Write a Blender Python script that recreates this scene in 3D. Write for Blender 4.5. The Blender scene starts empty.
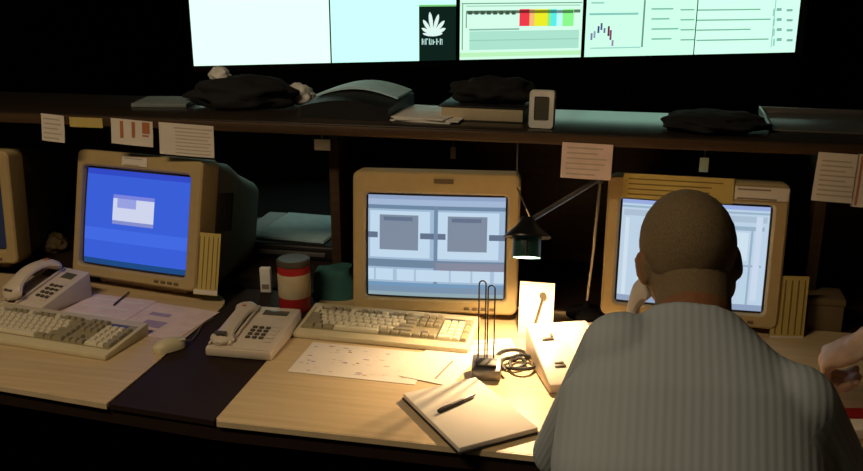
import bpy, bmesh, math, random
from mathutils import Vector, Matrix, Euler, noise
random.seed(7)
S = bpy.context.scene
COL = S.collection
PI = math.pi
R = math.radians

# ------------------------------------------------------------------ camera
FPX, CAMZ, YAW, PITCH = 900.0, 1.635, R(12.0), R(16.93)
CO = Vector((0, 0, CAMZ))
FW = Vector((-math.sin(YAW) * math.cos(PITCH), math.cos(YAW) * math.cos(PITCH), -math.sin(PITCH)))
RT = Vector((math.cos(YAW), math.sin(YAW), 0))
UP = RT.cross(FW)
cd = bpy.data.cameras.new('camera')
cam = bpy.data.objects.new('camera', cd)
COL.objects.link(cam)
cam.matrix_world = Matrix.Translation(CO) @ Matrix((RT, UP, -FW)).transposed().to_4x4()
cd.sensor_fit = 'HORIZONTAL'; cd.sensor_width = 36.0
cd.lens = FPX / 863.0 * 36.0
cd.clip_start = 0.05; cd.clip_end = 60
S.camera = cam


def ray(x, y): return FW + RT * ((x - 431.5) / FPX) - UP * ((y - 235.5) / FPX)
def onz(x, y, z=.74):
    d = ray(x, y); return CO + d * ((z - CO.z) / d.z)
def ony(x, y, Y):
    d = ray(x, y); return CO + d * (Y / d.y)
def at(x, y, d): return CO + ray(x, y) * d

# ------------------------------------------------------------------ materials
def mat(name, col, rough=.6, metal=0., var=.08, scale=30., bump=0., spec=.4, coat=0.):
    m = bpy.data.materials.new(name); m.use_nodes = True
    nt = m.node_tree; b = nt.nodes['Principled BSDF']
    b.inputs['Roughness'].default_value = rough
    b.inputs['Metallic'].default_value = metal
    b.inputs['Specular IOR Level'].default_value = spec
    if coat: b.inputs['Coat Weight'].default_value = coat
    tc = nt.nodes.new('ShaderNodeTexCoord')
    n = nt.nodes.new('ShaderNodeTexNoise'); n.inputs['Scale'].default_value = scale; n.inputs['Detail'].default_value = 5
    nt.links.new(tc.outputs['Object'], n.inputs['Vector'])
    cr = nt.nodes.new('ShaderNodeValToRGB')
    cr.color_ramp.elements[0].position = .3; cr.color_ramp.elements[1].position = .7
    cr.color_ramp.elements[0].color = [max(0, c * (1 - var)) for c in col] + [1]
    cr.color_ramp.elements[1].color = [min(1, c * (1 + var)) for c in col] + [1]
    nt.links.new(n.outputs['Fac'], cr.inputs['Fac'])
    nt.links.new(cr.outputs['Color'], b.inputs['Base Color'])
    if bump:
        bp = nt.nodes.new('ShaderNodeBump'); bp.inputs['Strength'].default_value = bump; bp.inputs['Distance'].default_value = .002
        nt.links.new(n.outputs['Fac'], bp.inputs['Height']); nt.links.new(bp.outputs['Normal'], b.inputs['Normal'])
    return m

def emat(name, col, strength=1., base=(.02, .02, .02), rough=.25, spec=.3):
    m = bpy.data.materials.new(name); m.use_nodes = True
    b = m.node_tree.nodes['Principled BSDF']
    b.inputs['Base Color'].default_value = (*base, 1)
    b.inputs['Roughness'].default_value = rough
    b.inputs['Specular IOR Level'].default_value = spec
    b.inputs['Emission Color'].default_value = (*col, 1)
    b.inputs['Emission Strength'].default_value = strength
    return m

def srgb(r, g, b):
    f = lambda c: (c / 255 / 12.92) if c / 255 <= .04045 else ((c / 255 + .055) / 1.055) ** 2.4
    return (f(r), f(g), f(b))

def wood(name, c0, c1, rough=.45):
    m = bpy.data.materials.new(name); m.use_nodes = True
    nt = m.node_tree; b = nt.nodes['Principled BSDF']
    b.inputs['Roughness'].default_value = rough; b.inputs['Specular IOR Level'].default_value = .35
    tc = nt.nodes.new('ShaderNodeTexCoord'); mp = nt.nodes.new('ShaderNodeMapping')
    mp.inputs['Scale'].default_value = (1.2, 22, 22)
    nt.links.new(tc.outputs['Object'], mp.inputs['Vector'])
    n = nt.nodes.new('ShaderNodeTexNoise'); n.inputs['Scale'].default_value = 3; n.inputs['Detail'].default_value = 6
    nt.links.new(mp.outputs['Vector'], n.inputs['Vector'])
    cr = nt.nodes.new('ShaderNodeValToRGB')
    cr.color_ramp.elements[0].position = .3; cr.color_ramp.elements[1].position = .72
    cr.color_ramp.elements[0].color = (*c0, 1); cr.color_ramp.elements[1].color = (*c1, 1)
    nt.links.new(n.outputs['Fac'], cr.inputs['Fac']); nt.links.new(cr.outputs['Color'], b.inputs['Base Color'])
    return m

M = {}
M['beech'] = wood('beech_laminate', (.50, .37, .20), (.60, .46, .27))
M['edge'] = mat('edge_band', (.62, .50, .32), .4)
M['darktop'] = mat('dark_laminate', (.024, .014, .011), .6, scale=60, spec=.12)
M['shelfwood'] = wood('dark_shelf_wood', (.045, .026, .012), (.075, .042, .02), .5)
M['shelftop'] = mat('dark_gloss_laminate', (.03, .02, .012), .28, scale=50, spec=.45)
M['black'] = mat('black_plastic', (.012, .012, .012), .5)
M['blackmatte'] = mat('matte_black_panel', (.006, .006, .006), .85, spec=.1)
M['carpet'] = mat('dark_carpet', (.012, .011, .012), .95, scale=400, bump=.5, spec=.1)
M['wall'] = mat('dark_wall_paint', (.010, .009, .009), .9, spec=.1)
M['ceil'] = mat('ceiling_tile', (.05, .05, .05), .9)
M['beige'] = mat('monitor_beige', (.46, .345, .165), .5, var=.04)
M['beigedark'] = mat('shade_darkened_beige', (.15, .105, .05), .65, var=.05)  # beige darkened to put the shade on the casing sides into the colour
M['gasket'] = mat('screen_gasket', (.03, .028, .025), .5)
M['cream'] = mat('keyboard_cream', (.60, .53, .34), .5, var=.04)
M['key'] = mat('key_cream', (.66, .60, .42), .5, var=.04)
M['keygrey'] = mat('key_greyish', (.29, .25, .15), .5, var=.04)
M['phone'] = mat('phone_ivory', (.60, .52, .42), .42, var=.03)
M['phonedark'] = mat('phone_key_dark', (.08, .065, .05), .5)
M['lcd'] = mat('phone_display', (.10, .10, .075), .2)
M['redsticker'] = mat('red_print', (.42, .14, .07), .6)
M['paper'] = mat('white_paper', (.72, .66, .58), .8, var=.03, scale=12)
M['pinkpaper'] = mat('pinkish_paper', (.70, .56, .53), .8, var=.08, scale=25)
M['yellow'] = mat('yellow_paper', (.55, .43, .13), .8, var=.05)
M['yellowline'] = mat('yellow_ruling', (.22, .14, .04), .8)
M['ink'] = mat('grey_print', (.25, .21, .17), .8)
M['faint'] = mat('faint_print', (.46, .40, .33), .8)
M['redink'] = mat('red_brown_print', (.45, .16, .07), .8)
M['lilac'] = mat('lilac_ink', (.36, .28, .42), .8)
M['red'] = mat('red_tin', (.36, .02, .02), .3)
M['label'] = mat('tin_label', (.55, .46, .30), .6)
M['chrome'] = mat('bright_metal', (.6, .6, .58), .25, 1.)
M['greymetal'] = mat('grey_metal', (.22, .21, .20), .35, .6)
M['teal'] = mat('pale_blue_card', (.55, .84, .95), .5)
M['tealdark'] = mat('dark_teal_cloth', (.03, .12, .12), .8)
M['white'] = mat('white_plastic', (.80, .79, .74), .5)
M['skin'] = mat('skin', (.21, .095, .045), .5, var=.10, scale=60, bump=.1)
M['skinpale'] = mat('pale_skin', (.74, .54, .42), .5, var=.12, scale=40, bump=.1)
M['eye'] = mat('eye_white', (.7, .68, .65), .2)
M['hair'] = mat('cropped_hair', (.16, .115, .06), .85, var=.28, scale=420, bump=.5)
M['trouser'] = mat('dark_trousers', (.012, .012, .016), .9)
M['shoe'] = mat('black_leather', (.01, .01, .01), .4)
M['fabric'] = mat('chair_fabric', (.012, .012, .014), .9, scale=300, bump=.4)
M['lampblack'] = mat('lamp_enamel', (.010, .010, .010), .35)
M['lampteal'] = mat('dark_teal_enamel', (.012, .045, .042), .35)
M['lampinner'] = mat('lamp_reflector', (.10, .26, .24), .4)

# ------------------------------------------------------------------ mesh helpers
class MB:
    """collects shapes; build() links them as ONE mesh object"""
    def __init__(s): s.bm = bmesh.new(); s.mats = []
    def mi(s, m):
        if m not in s.mats: s.mats.append(m)
        return s.mats.index(m)
    def _merge(s, b, m, M4=None):
        i = s.mi(m)
        for f in b.faces: f.material_index = i
        if M4 is not None: b.transform(M4)
        me = bpy.data.meshes.new('t'); b.to_mesh(me); b.free()
        s.bm.from_mesh(me); bpy.data.meshes.remove(me); return s
    def box(s, lo, hi, m, r=0., seg=2, M4=None):
        b = bmesh.new(); bmesh.ops.create_cube(b, size=1)
        sz = [hi[k] - lo[k] for k in range(3)]; c = [(hi[k] + lo[k]) / 2 for k in range(3)]
        for v in b.verts: v.co = Vector([c[k] + v.co[k] * sz[k] for k in range(3)])
        if r: bmesh.ops.bevel(b, geom=b.edges[:], offset=min(r, min(sz) * .49), segments=seg, affect='EDGES', profile=.5)
        return s._merge(b, m, M4)
    def wedge(s, w, d, h0, h1, m, r=.004, M4=None, z0=0.):
        """slanted desk-top body: front (y=-d/2) height h0, back height h1"""
        b = bmesh.new(); bmesh.ops.create_cube(b, size=1)
        for v in b.verts:
            back = v.co.y > 0; top = v.co.z > 0
            v.co = Vector((v.co.x * w, v.co.y * d, (z0 + (h1 if back else h0)) if top else z0))
        if r: bmesh.ops.bevel(b, geom=b.edges[:], offset=r, segments=2, affect='EDGES', profile=.5)
        return s._merge(b, m, M4)
    def lathe(s, prof, m, n=28, M4=None):
        b = bmesh.new(); rings = []
        for (r, z) in prof:
            if r < 1e-6: rings.append([b.verts.new((0, 0, z))])
            else: rings.append([b.verts.new((r * math.cos(2 * PI * k / n), r * math.sin(2 * PI * k / n), z)) for k in range(n)])
        for A, B in zip(rings, rings[1:]):
            for k in range(n):
                k2 = (k + 1) % n
                if len(A) == 1 and len(B) == 1: continue
                if len(A) == 1: b.faces.new((A[0], B[k2], B[k]))
                elif len(B) == 1: b.faces.new((A[k], A[k2], B[0]))
                else: b.faces.new((A[k], A[k2], B[k2], B[k]))
        bmesh.ops.recalc_face_normals(b, faces=b.faces[:])
        return s._merge(b, m, M4)
    def tube(s, pts, r, m, n=8, M4=None, closed=False):
        b = bmesh.new(); pts = [Vector(p) for p in pts]; L = len(pts); rings = []; prev = None
        rr = r if isinstance(r, (list, tuple)) else [r] * L
        for i, p in enumerate(pts):
            if closed: t = pts[(i + 1) % L] - pts[i - 1]
            else: t = pts[min(i + 1, L - 1)] - pts[max(i - 1, 0)]
            t.normalize()
            if prev is None:
                a = Vector((0, 0, 1)) if abs(t.z) < .9 else Vector((1, 0, 0))
                u = t.cross(a).normalized()
            else: u = (prev - t * prev.dot(t)).normalized()
            prev = u; w = t.cross(u)
            rings.append([b.verts.new(p + (u * math.cos(2 * PI * k / n) + w * math.sin(2 * PI * k / n)) * rr[i]) for k in range(n)])
        for i in range(L if closed else L - 1):
            A, B = rings[i], rings[(i + 1) % L]
            for k in range(n): b.faces.new((A[k], A[(k + 1) % n], B[(k + 1) % n], B[k]))
        if not closed: b.faces.new(rings[0][::-1]); b.faces.new(rings[-1])
        bmesh.ops.recalc_face_normals(b, faces=b.faces[:])
        return s._merge(b, m, M4)
    def loft(s, loops, m, cap0=True, cap1=True, M4=None):
        b = bmesh.new(); rings = [[b.verts.new(p) for p in L] for L in loops]; n = len(rings[0])
        for A, B in zip(rings, rings[1:]):
            for k in range(n): b.faces.new((A[k], A[(k + 1) % n], B[(k + 1) % n], B[k]))
        if cap0: b.faces.new(rings[0][::-1])
        if cap1: b.faces.new(rings[-1])
        bmesh.ops.recalc_face_normals(b, faces=b.faces[:])
        return s._merge(b, m, M4)
    def prism(s, poly, z0, z1, m, M4=None):
        return s.loft([[(x, y, z0) for x, y in poly], [(x, y, z1) for x, y in poly]], m, M4=M4)
    def quad(s, pts, m):
        vs = [s.bm.verts.new(p) for p in pts]; f = s.bm.faces.new(vs); f.material_index = s.mi(m); return s
    def ball(s, c, rad, m, M4=None, u=20, v=14):
        b = bmesh.new(); bmesh.ops.create_uvsphere(b, u_segments=u, v_segments=v, radius=1)
        rad = rad if isinstance(rad, (list, tuple)) else (rad,) * 3
        b.transform(Matrix.Translation(Vector(c)) @ Matrix.Diagonal((*rad, 1)))
        return s._merge(b, m, M4)
    def build(s, name, parent=None, smooth=35):
        me = bpy.data.meshes.new(name); s.bm.to_mesh(me); s.bm.free()
        for m in s.mats: me.materials.append(M[m] if isinstance(m, str) else m)
        o = bpy.data.objects.new(name, me); COL.objects.link(o)
        if smooth:
            for p in me.polygons: p.use_smooth = True
            try: me.set_sharp_from_angle(angle=R(smooth))
            except Exception: pass
        if parent is not None: o.parent = parent
        return o

def rr(w, h, r, cx=0., cz=0., y=0., n=5):
    out = []
    for (sx, sz, a0) in ((1, 1, 0), (-1, 1, 90), (-1, -1, 180), (1, -1, 270)):
        for k in range(n + 1):
            a = R(a0 + 90 * k / n)
            out.append((cx + sx * (w / 2 - r) + r * math.cos(a), y, cz + sz * (h / 2 - r) + r * math.sin(a)))
    return out

def tag(o, label, cat, group=None, kind=None):
    if label: o['label'] = label
    if cat: o['category'] = cat
    if group: o['group'] = group
    if kind: o['kind'] = kind
    return o
def empty(name, label, cat, loc=(0, 0, 0), rz=0., group=None):
    o = bpy.data.objects.new(name, None); COL.objects.link(o)
    o.empty_display_size = .05
    o.location = loc; o.rotation_euler = (0, 0, rz)
    return tag(o, label, cat, group)
def struct(o): o['kind'] = 'structure'; return o

# ------------------------------------------------------------------ room shell
X0, X1, Y0, Y1, H = -5.2, 4.6, -2.2, 10.2, 3.0
struct(MB().box((X0, Y0, -.1), (X1, Y1, 0), 'carpet').build('floor'))
struct(MB().box((X0, Y0, H), (X1, Y1, H + .1), 'ceil').build('ceiling'))
struct(MB().box((X0, Y1, 0), (X1, Y1 + .1, H), 'wall').build('wall_back'))
struct(MB().box((X0 - .1, Y0, 0), (X0, Y1, H), 'wall').build('wall_left'))
struct(MB().box((X1, Y0, 0), (X1 + .1, Y1, H), 'wall').build('wall_right'))
struct(MB().box((X0, Y0 - .1, 0), (X1, Y0, H), 'wall').build('wall_front'))

# ------------------------------------------------------------------ video wall
VZ = .90
VA, VB = onz(190, 66, VZ), onz(800, 52, VZ)
VA.z = VB.z = 0
vdir = (VB - VA).normalized(); vn = Vector((vdir.y, -vdir.x, 0))      # vn points to the camera
VANG = math.atan2(vdir.y, vdir.x)
def onwall(px, py):
    d = ray(px, py); t = (VA - CO).dot(vn) / d.dot(vn); p = CO + d * t
    return (p - VA).dot(vdir), p.z
WC = {}
def wc(c, s=1.):
    k = (c, s)
    if k not in WC: WC[k] = emat('screen_light_%d' % len(WC), srgb(*c), s, rough=.4, spec=.1)
    return WC[k]
px_edges = [189.5, 330, 457, 583, 695, 798]
us = [onwall(p, 30)[0] for p in px_edges]
CW, CB, CG = (212, 246, 228), (186, 246, 230), (200, 255, 226)
contents = [[], [], [], [], []]
def rect(p, x0, y0, x1, y1, c): contents[p].append((onwall(x0, y1 if y1 > y0 else y0)[0], onwall((x0 + x1) / 2, y1)[1], onwall(x1, y1)[0], onwall((x0 + x1) / 2, y0)[1], c))
# 2nd screen: the dark box with the white fan logo
rect(1, 419, 6, 456.5, 61, (14, 34, 28))
rect(1, 419, 4.6, 456.5, 6.4, (120, 200, 120))
for k, (a, b, bar) in enumerate(((0, 1, 41), (0, 0, 38.5), (0, 1, 43.4), (1, 0, 41.4), (0, 0, 41), (0, 1, 39))):   # illegible white lettering under the fan
    x = 421.6 + k * 3.6
    rect(1, x, 38.5 + a, x + 1.1, 44.6, (190, 225, 215)); rect(1, x, bar, x + 2.6, bar + 1.2, (170, 210, 200))
    if b: rect(1, x + 1.9, 39, x + 2.7, 44.6, (160, 200, 190))
# 3rd screen: table with a coloured status bar
rect(2, 457.5, 51.5, 582, 56, (190, 245, 190))
rect(2, 461.5, 3, 462.6, 50, (120, 165, 140))
rect(2, 461.5, 2.5, 582, 3.6, (110, 160, 140))
rect(2, 466, 10, 580, 13.2, (92, 120, 96))
rect(2, 466, 5, 580, 6.2, (165, 215, 190))
for q in range(8): rect(2, 468 + q * 6.2, 11, 472 + q * 6.2, 14.6, (60, 85, 70))
rect(2, 465.5, 13, 466.5, 28, (100, 140, 120))
for x0, x1, c in ((519, 529, (240, 60, 75)), (529, 534, (250, 190, 120)), (534, 547, (238, 238, 40)), (547, 550, (150, 240, 120)),
                  (550, 556, (90, 240, 235)), (556, 562, (190, 255, 250)), (562, 573, (140, 250, 140))):
    rect(2, x0, 9, x1, 26, c)
    rect(2, x0, 10, x1, 13, tuple(int(v * .55) for v in c))
rect(2, 469, 28.5, 519, 30.2, (140, 185, 170)); rect(2, 469, 30.5, 578, 49, (172, 228, 208))
rect(2, 469, 39, 578, 40, (150, 205, 188))
# 4th screen: chart with a small dark zigzag
rect(3, 589, 12.8, 638, 15, (140, 200, 190)); rect(3, 591, 2, 604, 3.6, (150, 205, 195))
rect(3, 640.6, 0, 642.4, 47, (110, 150, 140)); rect(3, 590, 47, 640, 48.4, (160, 215, 205))
for (x, y0, y1, c) in ((590, 33, 40, (120, 130, 170)), (593, 31, 38, (150, 160, 190)), (597, 26, 33, (70, 70, 130)), (600, 23, 30, (90, 80, 140)),
                       (603, 28, 33, (120, 110, 160)), (607, 26, 36, (110, 30, 70)), (609, 30, 40, (130, 60, 110)), (611, 40, 46, (160, 130, 170))):
    rect(3, x, y0, x + 2, y1, c)
for j, y in enumerate((8, 18, 28, 38)):
    rect(3, 651, y, 651 + (22, 18, 27, 20)[j], y + 1.6, (130, 190, 170)); rect(3, 680, y + 1, 694, y + 2.4, (125, 180, 160))
    rect(4, 696, y + 1, 750 + (10, 20, 0, 18)[j], y + 2.4, (125, 180, 160)); rect(4, 772, y + .6, 774, y + 8, (160, 210, 200))
    rect(4, 776, y, 781, y + 3, (130, 180, 170)); rect(4, 786, y + 1, 792, y + 3.4, (130, 180, 170))
rect(4, 770, 0, 771, 47, (150, 205, 190))
SH = 1.50
plinth_z = VZ - .045
names = ['left end of the wall, plain pale screen beside the dark corner', 'pale screen with a white fan logo in a dark box',
         'middle screen showing a table with red, yellow and green bar', 'fourth screen, with a small purple zigzag chart and text lines',
         'right end screen covered in faint rows of text']
bgs = [CW, CB, (206, 250, 226), CG, (205, 255, 232)]
for i in range(5):
    u0, u1 = us[i], us[i + 1]; w = u1 - u0
    e = empty('display_panel', 'glowing video wall panel: ' + names[i], 'screen', VA + vdir * (u0 + w / 2) + Vector((0, 0, plinth_z)), VANG, 'video wall panels')
    g = .004 if i not in (1, 3) else .002
    zz = VZ - plinth_z
    MB().box((-w / 2 + .002, .004, .002), (w / 2 - .002, .42, zz + SH + .03), 'black', .004).build('cabinet', e)
    f = MB()
    f.box((-w / 2 + .001, -.012, .002), (w / 2 - .001, .004, zz), 'black')
    f.box((-w / 2 + .001, -.012, zz + SH), (w / 2 - .001, .004, zz + SH + .03), 'black')
    gl = {0: .012, 3: .028}.get(i, .0045); gr = {2: .028, 4: .02}.get(i, .0045)
    gl = {0: .012, 1: .006, 2: .02, 3: .016, 4: .003}[i]; gr = {0: .004, 1: .01, 2: .012, 3: .003, 4: .012}[i]
    f.box((-w / 2, -.012, zz), (-w / 2 + gl, .004, zz + SH), 'black')
    f.box((w / 2 - gr, -.012, zz), (w / 2, .004, zz + SH), 'black')
    f.build('frame', e)
    sc = MB(); a, b = -w / 2 + gl, w / 2 - gr
    sc.box((a, -.006, zz), (b, .003, zz + SH), wc(bgs[i], 1.3 if i < 2 else 1.1))
    lay = .0065
    for (ux0, z0, ux1, z1, c) in contents[i]:
        xa, xb = max(a, ux0 - u0 - w / 2), min(b, ux1 - u0 - w / 2)
        za, zb = max(zz, z0 - plinth_z), z1 - plinth_z
        if xb > xa and zb > za:
            sc.quad([(xa, -lay, za), (xb, -lay, za), (xb, -lay, zb), (xa, -lay, zb)], wc(c, 1.)); lay += .00004
    if i == 1:   # white fan of petals
        cu, cz = onwall(432.5, 34.5); cu = cu - u0 - w / 2; cz -= plinth_z
        k = onwall(433.5, 34.5)[0] - onwall(432.5, 34.5)[0]
        for ang, ln, wd in ((-60, 12.5, 1.7), (-34, 17, 1.9), (-8, 21.5, 2.0), (17, 20, 1.9), (42, 17.5, 1.9), (66, 14, 1.9)):
            t = R(ang); dx, dz = math.sin(t), math.cos(t)
            pts = []
            for (q, ww) in ((.0, .25), (.3, .7), (.62, 1.), (.86, .75), (1., .15)): pts.append((q, ww))
            L = [(cu + k * (dx * ln * q - dz * wd * ww), -lay, cz + k * (dz * ln * q + dx * wd * ww)) for q, ww in pts]
            Rr = [(cu + k * (dx * ln * q + dz * wd * ww), -lay, cz + k * (dz * ln * q - dx * wd * ww)) for q, ww in pts]
            for j in range(4): sc.quad([L[j], Rr[j], Rr[j + 1], L[j + 1]], wc((225, 250, 242), 1.))
            lay += .00004
        cu2 = [cu + k * 9.5 * math.cos(a2) for a2 in [PI * j / 8 for j in range(9)]]
        for j in range(8):
            a2, a3 = PI + PI * j / 8, PI + PI * (j + 1) / 8
            sc.quad([(cu, -lay, cz + k * 1.5), (cu + k * 10 * math.cos(a2), -lay, cz + k * (1.5 + 3.2 * math.sin(a2))), (cu + k * 10 * math.cos(a3), -lay, cz + k * (1.5 + 3.2 * math.sin(a3))), (cu, -lay, cz + k * 1.6)], wc((225, 250, 242), 1.))
    sc.build('screen', e, smooth=0)
e = empty('video_wall_stand', 'long black base cabinet under the glowing video wall', 'stand', VA + vdir * (us[0] + us[-1]) / 2, VANG)
w = us[-1] - us[0]
MB().box((-w / 2 - .06, -.0, 0), (w / 2 + .09, .46, plinth_z), 'blackmatte', .005).build('base', e)
MB().box((w / 2 + .01, -.012, plinth_z), (w / 2 + .065, .03, VZ + SH + .03), 'greymetal', .006).build('side_post', e)

# ------------------------------------------------------------------ desk
DT = .74
def rounded_poly(pts, rad):
    out = []; n = len(pts)
    for i, (p, r) in enumerate(zip(pts, rad)):
        p = Vector(p)
        if r == 0: out.append(tuple(p)); continue
        a, b = Vector(pts[i - 1]), Vector(pts[(i + 1) % n])
        p0 = p + (a - p).normalized() * r; p1 = p + (b - p).normalized() * r
        for k in range(9):
            t = k / 8; out.append(tuple(p0 * (1 - t) ** 2 + p * 2 * t * (1 - t) + p1 * t * t))
    return out
left_poly = rounded_poly([(-2.7, 1.62), (-1.31, 1.568), (-1.03, 1.540), (-1.026, 2.21), (-2.7, 2.25)], [0, 0, .012, .13, 0])
right_poly = rounded_poly([(-.775, 1.519), (1.5, 1.519), (1.5, 2.27), (-.785, 2.27)], [.012, 0, 0, .03])
def worktop(poly, label):
    e = empty('worktop', label, 'worktop')
    MB().prism(poly, .7262, DT, 'beech').build('top', e, 30)
    return e
wl = worktop(left_poly, 'light beech worktop at left carrying the cream keyboard and blue-screen monitor')
wr = worktop(right_poly, 'light beech worktop in the centre and right, brightly lit by the lamp')
# thin light edge strip along the front
ed = MB(); f = [(-2.7, 1.62), (-1.31, 1.568), (-1.03, 1.540)]
for a, b in zip(f, f[1:]): ed.loft([[(a[0], a[1] - .003, .727), (a[0], a[1] - .0002, .727), (a[0], a[1] - .0002, .7395), (a[0], a[1] - .003, .7395)],
                                   [(b[0], b[1] - .003, .727), (b[0], b[1] - .0002, .727), (b[0], b[1] - .0002, .7395), (b[0], b[1] - .003, .7395)]], 'edge')
ed.build('edge_strip', wl)
MB().box((-.77, 1.516, .727), (1.5, 1.5188, .7395), 'edge').build('edge_strip', wr)
t = tag(MB().prism([(-1.0245, 1.540), (-.7765, 1.519), (-.7862, 2.262), (-1.0235, 2.262)], .7262, .738, 'darktop').build('filler_panel'),
        'dark purple-brown desk panel between the two light worktops', 'desk panel')
e = empty('console_desk', 'dark control desk frame under the light worktops', 'desk', (-.6, 2.2, 0))
def dk(x0, y0, z0, x1, y1, z1, m, r=.002): return MB().box((x0 + .6, y0 - 2.2, z0), (x1 + .6, y1 - 2.2, z1), m, r)
MB().prism([(-2.7 + .6, 1.625 - 2.2), (-1.31 + .6, 1.573 - 2.2), (-.78 + .6, 1.524 - 2.2), (2.1, 1.524 - 2.2), (2.1, 2.98 - 2.2), (-2.1, 2.98 - 2.2)], .690, .726, 'darktop').build('underlay', e)
MB().box((-2.1, 2.285 - 2.2, .7262), (2.1, .775, .738), 'darktop', .002).build('rear_ledge', e)
dk(-2.66, 2.35, .0, 1.46, 2.38, .69, 'blackmatte').build('modesty_panel', e)
for x in (-2.62, -.93, .72, 1.44): dk(x - .02, 1.75, 0, x + .02, 2.35, .69, 'blackmatte').build('leg', e)

# raised shelf behind the monitors
SZ = 1.235
e = empty('raised_shelf', 'long dark wooden shelf above the monitors, papers taped to its edge', 'shelf', (-.6, 2.45, .738))
def sk(x0, y0, z0, x1, y1, z1, m, r=.002): return MB().box((x0 + .6, y0 - 2.45, z0 - .738), (x1 + .6, y1 - 2.45, z1 - .738), m, r)
sk(-2.7, 2.20, 1.203, 1.5, 2.56, SZ, 'shelftop', .004).build('board', e)
sk(-2.7, 2.185, 1.207, 1.5, 2.1998, SZ - .002, 'shelfwood', .004).build('front_edge', e)
for x in (-2.2, -.772, .50): sk(x - .014, 2.33, .738, x + .014, 2.70, 1.2028, 'shelfwood').build('upright', e)

for xa, xb in ((-2.7, -1.31), (-.772, 1.5)): sk(xa, 2.701, .7385, xb, 2.715, 1.2028, 'shelfwood').build('back_panel', e)

# ------------------------------------------------------------------ CRT monitors
def screen_mats(base): return base
def crt(name, label, x, y, w, h, rz, tilt, zb, scr, rects, scr_base, group='desk monitors', margins=(.036, .036, .055, .042)):
    """w,h outer bezel; scr rect list (u0,v0,u1,v1,material) v from the top"""
    root = empty(name, label, 'monitor', (x, y, DT), rz, group)
    T = Matrix.Translation((0, 0, zb)) @ Matrix.Rotation(-tilt, 4, 'X')
    ml, mr, mt, mb = margins
    sw, sh = w - ml - mr, h - mt - mb; scx = (ml - mr) / 2; scz = mb + sh / 2; cz = h / 2
    n = 5
    bz = MB()
    bz.loft([rr(sw, sh, .012, scx, scz, .016, n), rr(sw + .004, sh + .004, .013, scx, scz, .004, n), rr(sw + .012, sh + .012, .016, scx, scz, .0, n),
             rr(w - .012, h - .012, .014, 0, cz, .0, n), rr(w - .003, h - .003, .018, 0, cz, .004, n), rr(w, h, .02, 0, cz, .012, n), rr(w, h, .02, 0, cz, .075, n),
             rr(w - .01, h - .01, .018, 0, cz, .08, n)], 'beige', False, True, M4=T)
    b = bz.build('bezel', root)
    cs = MB()
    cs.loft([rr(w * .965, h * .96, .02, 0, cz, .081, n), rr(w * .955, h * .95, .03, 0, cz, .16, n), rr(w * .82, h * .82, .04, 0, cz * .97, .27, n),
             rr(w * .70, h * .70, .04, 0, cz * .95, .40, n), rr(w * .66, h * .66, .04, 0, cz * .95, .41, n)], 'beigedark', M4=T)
    for k in range(9):     # side vents
        for sx in (-1, 1):
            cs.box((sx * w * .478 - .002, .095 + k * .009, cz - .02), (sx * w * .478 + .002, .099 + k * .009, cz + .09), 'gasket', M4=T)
    cs.build('casing', root)
    # curved glass
    NX, NY = 72, 54
    sb = MB(); bm = sb.bm
    def pt(u, v):
        d = .0145 - .0085 * (1 - (2 * u - 1) ** 2) * 1 - .0 + .003 * (2 * v - 1) ** 2
        return T @ Vector((scx - sw / 2 + u * sw, d, scz + sh / 2 - v * sh))
    grid = [[bm.verts.new(pt(i / NX, j / NY)) for i in range(NX + 1)] for j in range(NY + 1)]
    for j in range(NY):
        for i in range(NX):
            u, v = (i + .5) / NX, (j + .5) / NY; mm = 'gasket'
            bx, by = scr
            if bx < u < 1 - bx and by < v < 1 - by:
                uu, vv = (u - bx) / (1 - 2 * bx), (v - by) / (1 - 2 * by)
                mm = scr_base
                for (a0, b0, a1, b1, q) in rects:
                    if a0 <= uu < a1 and b0 <= vv < b1: mm = q
            fc = bm.faces.new((grid[j][i], grid[j + 1][i], grid[j + 1][i + 1], grid[j][i + 1])); fc.material_index = sb.mi(mm)
    sb.build('screen', root)
    # buttons + lamp on the lower bezel, base
    for k in range(4): MB().box((w * .18 + k * .022, -.003, .012), (w * .18 + k * .022 + .014, .002, .019), 'beigedark', .001, M4=T).build('button', root)
    st = MB()
    st.lathe([(0, zb - .004 + .012), (.10, zb + .008), (.105, zb - .004), (.085, .026)], 'beigedark', 28, Matrix.Translation((0, .17, 0)))
    st.build('swivel', root)
    MB().box((-w * .36, .045, 0), (w * .36, .31, .026), 'beige', .008, 3).build('foot', root)
    return root, T

def em(c, s=1.): return wc(c, s)
# blue login screen
blue = em((52, 92, 214), 1.0)
r1 = [(0, .0, 1, .07, em((44, 70, 196))), (0, .62, 1, .74, em((62, 104, 226))), (0, .93, 1, 1, em((20, 70, 130))),
      (.29, .245, .69, .55, em((205, 212, 236))), (.29, .245, .69, .29, em((120, 130, 220))), (.33, .30, .52, .38, em((150, 160, 225))), (.29, .51, .69, .55, em((130, 140, 205)))]
m1, T1 = crt('crt_monitor', 'beige monitor with a bright blue screen and small white login box', -1.318, 2.15, .425, .362, R(-9), R(13), .032, (.012, .012), r1, blue, margins=(.024, .040, .046, .034))
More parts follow.
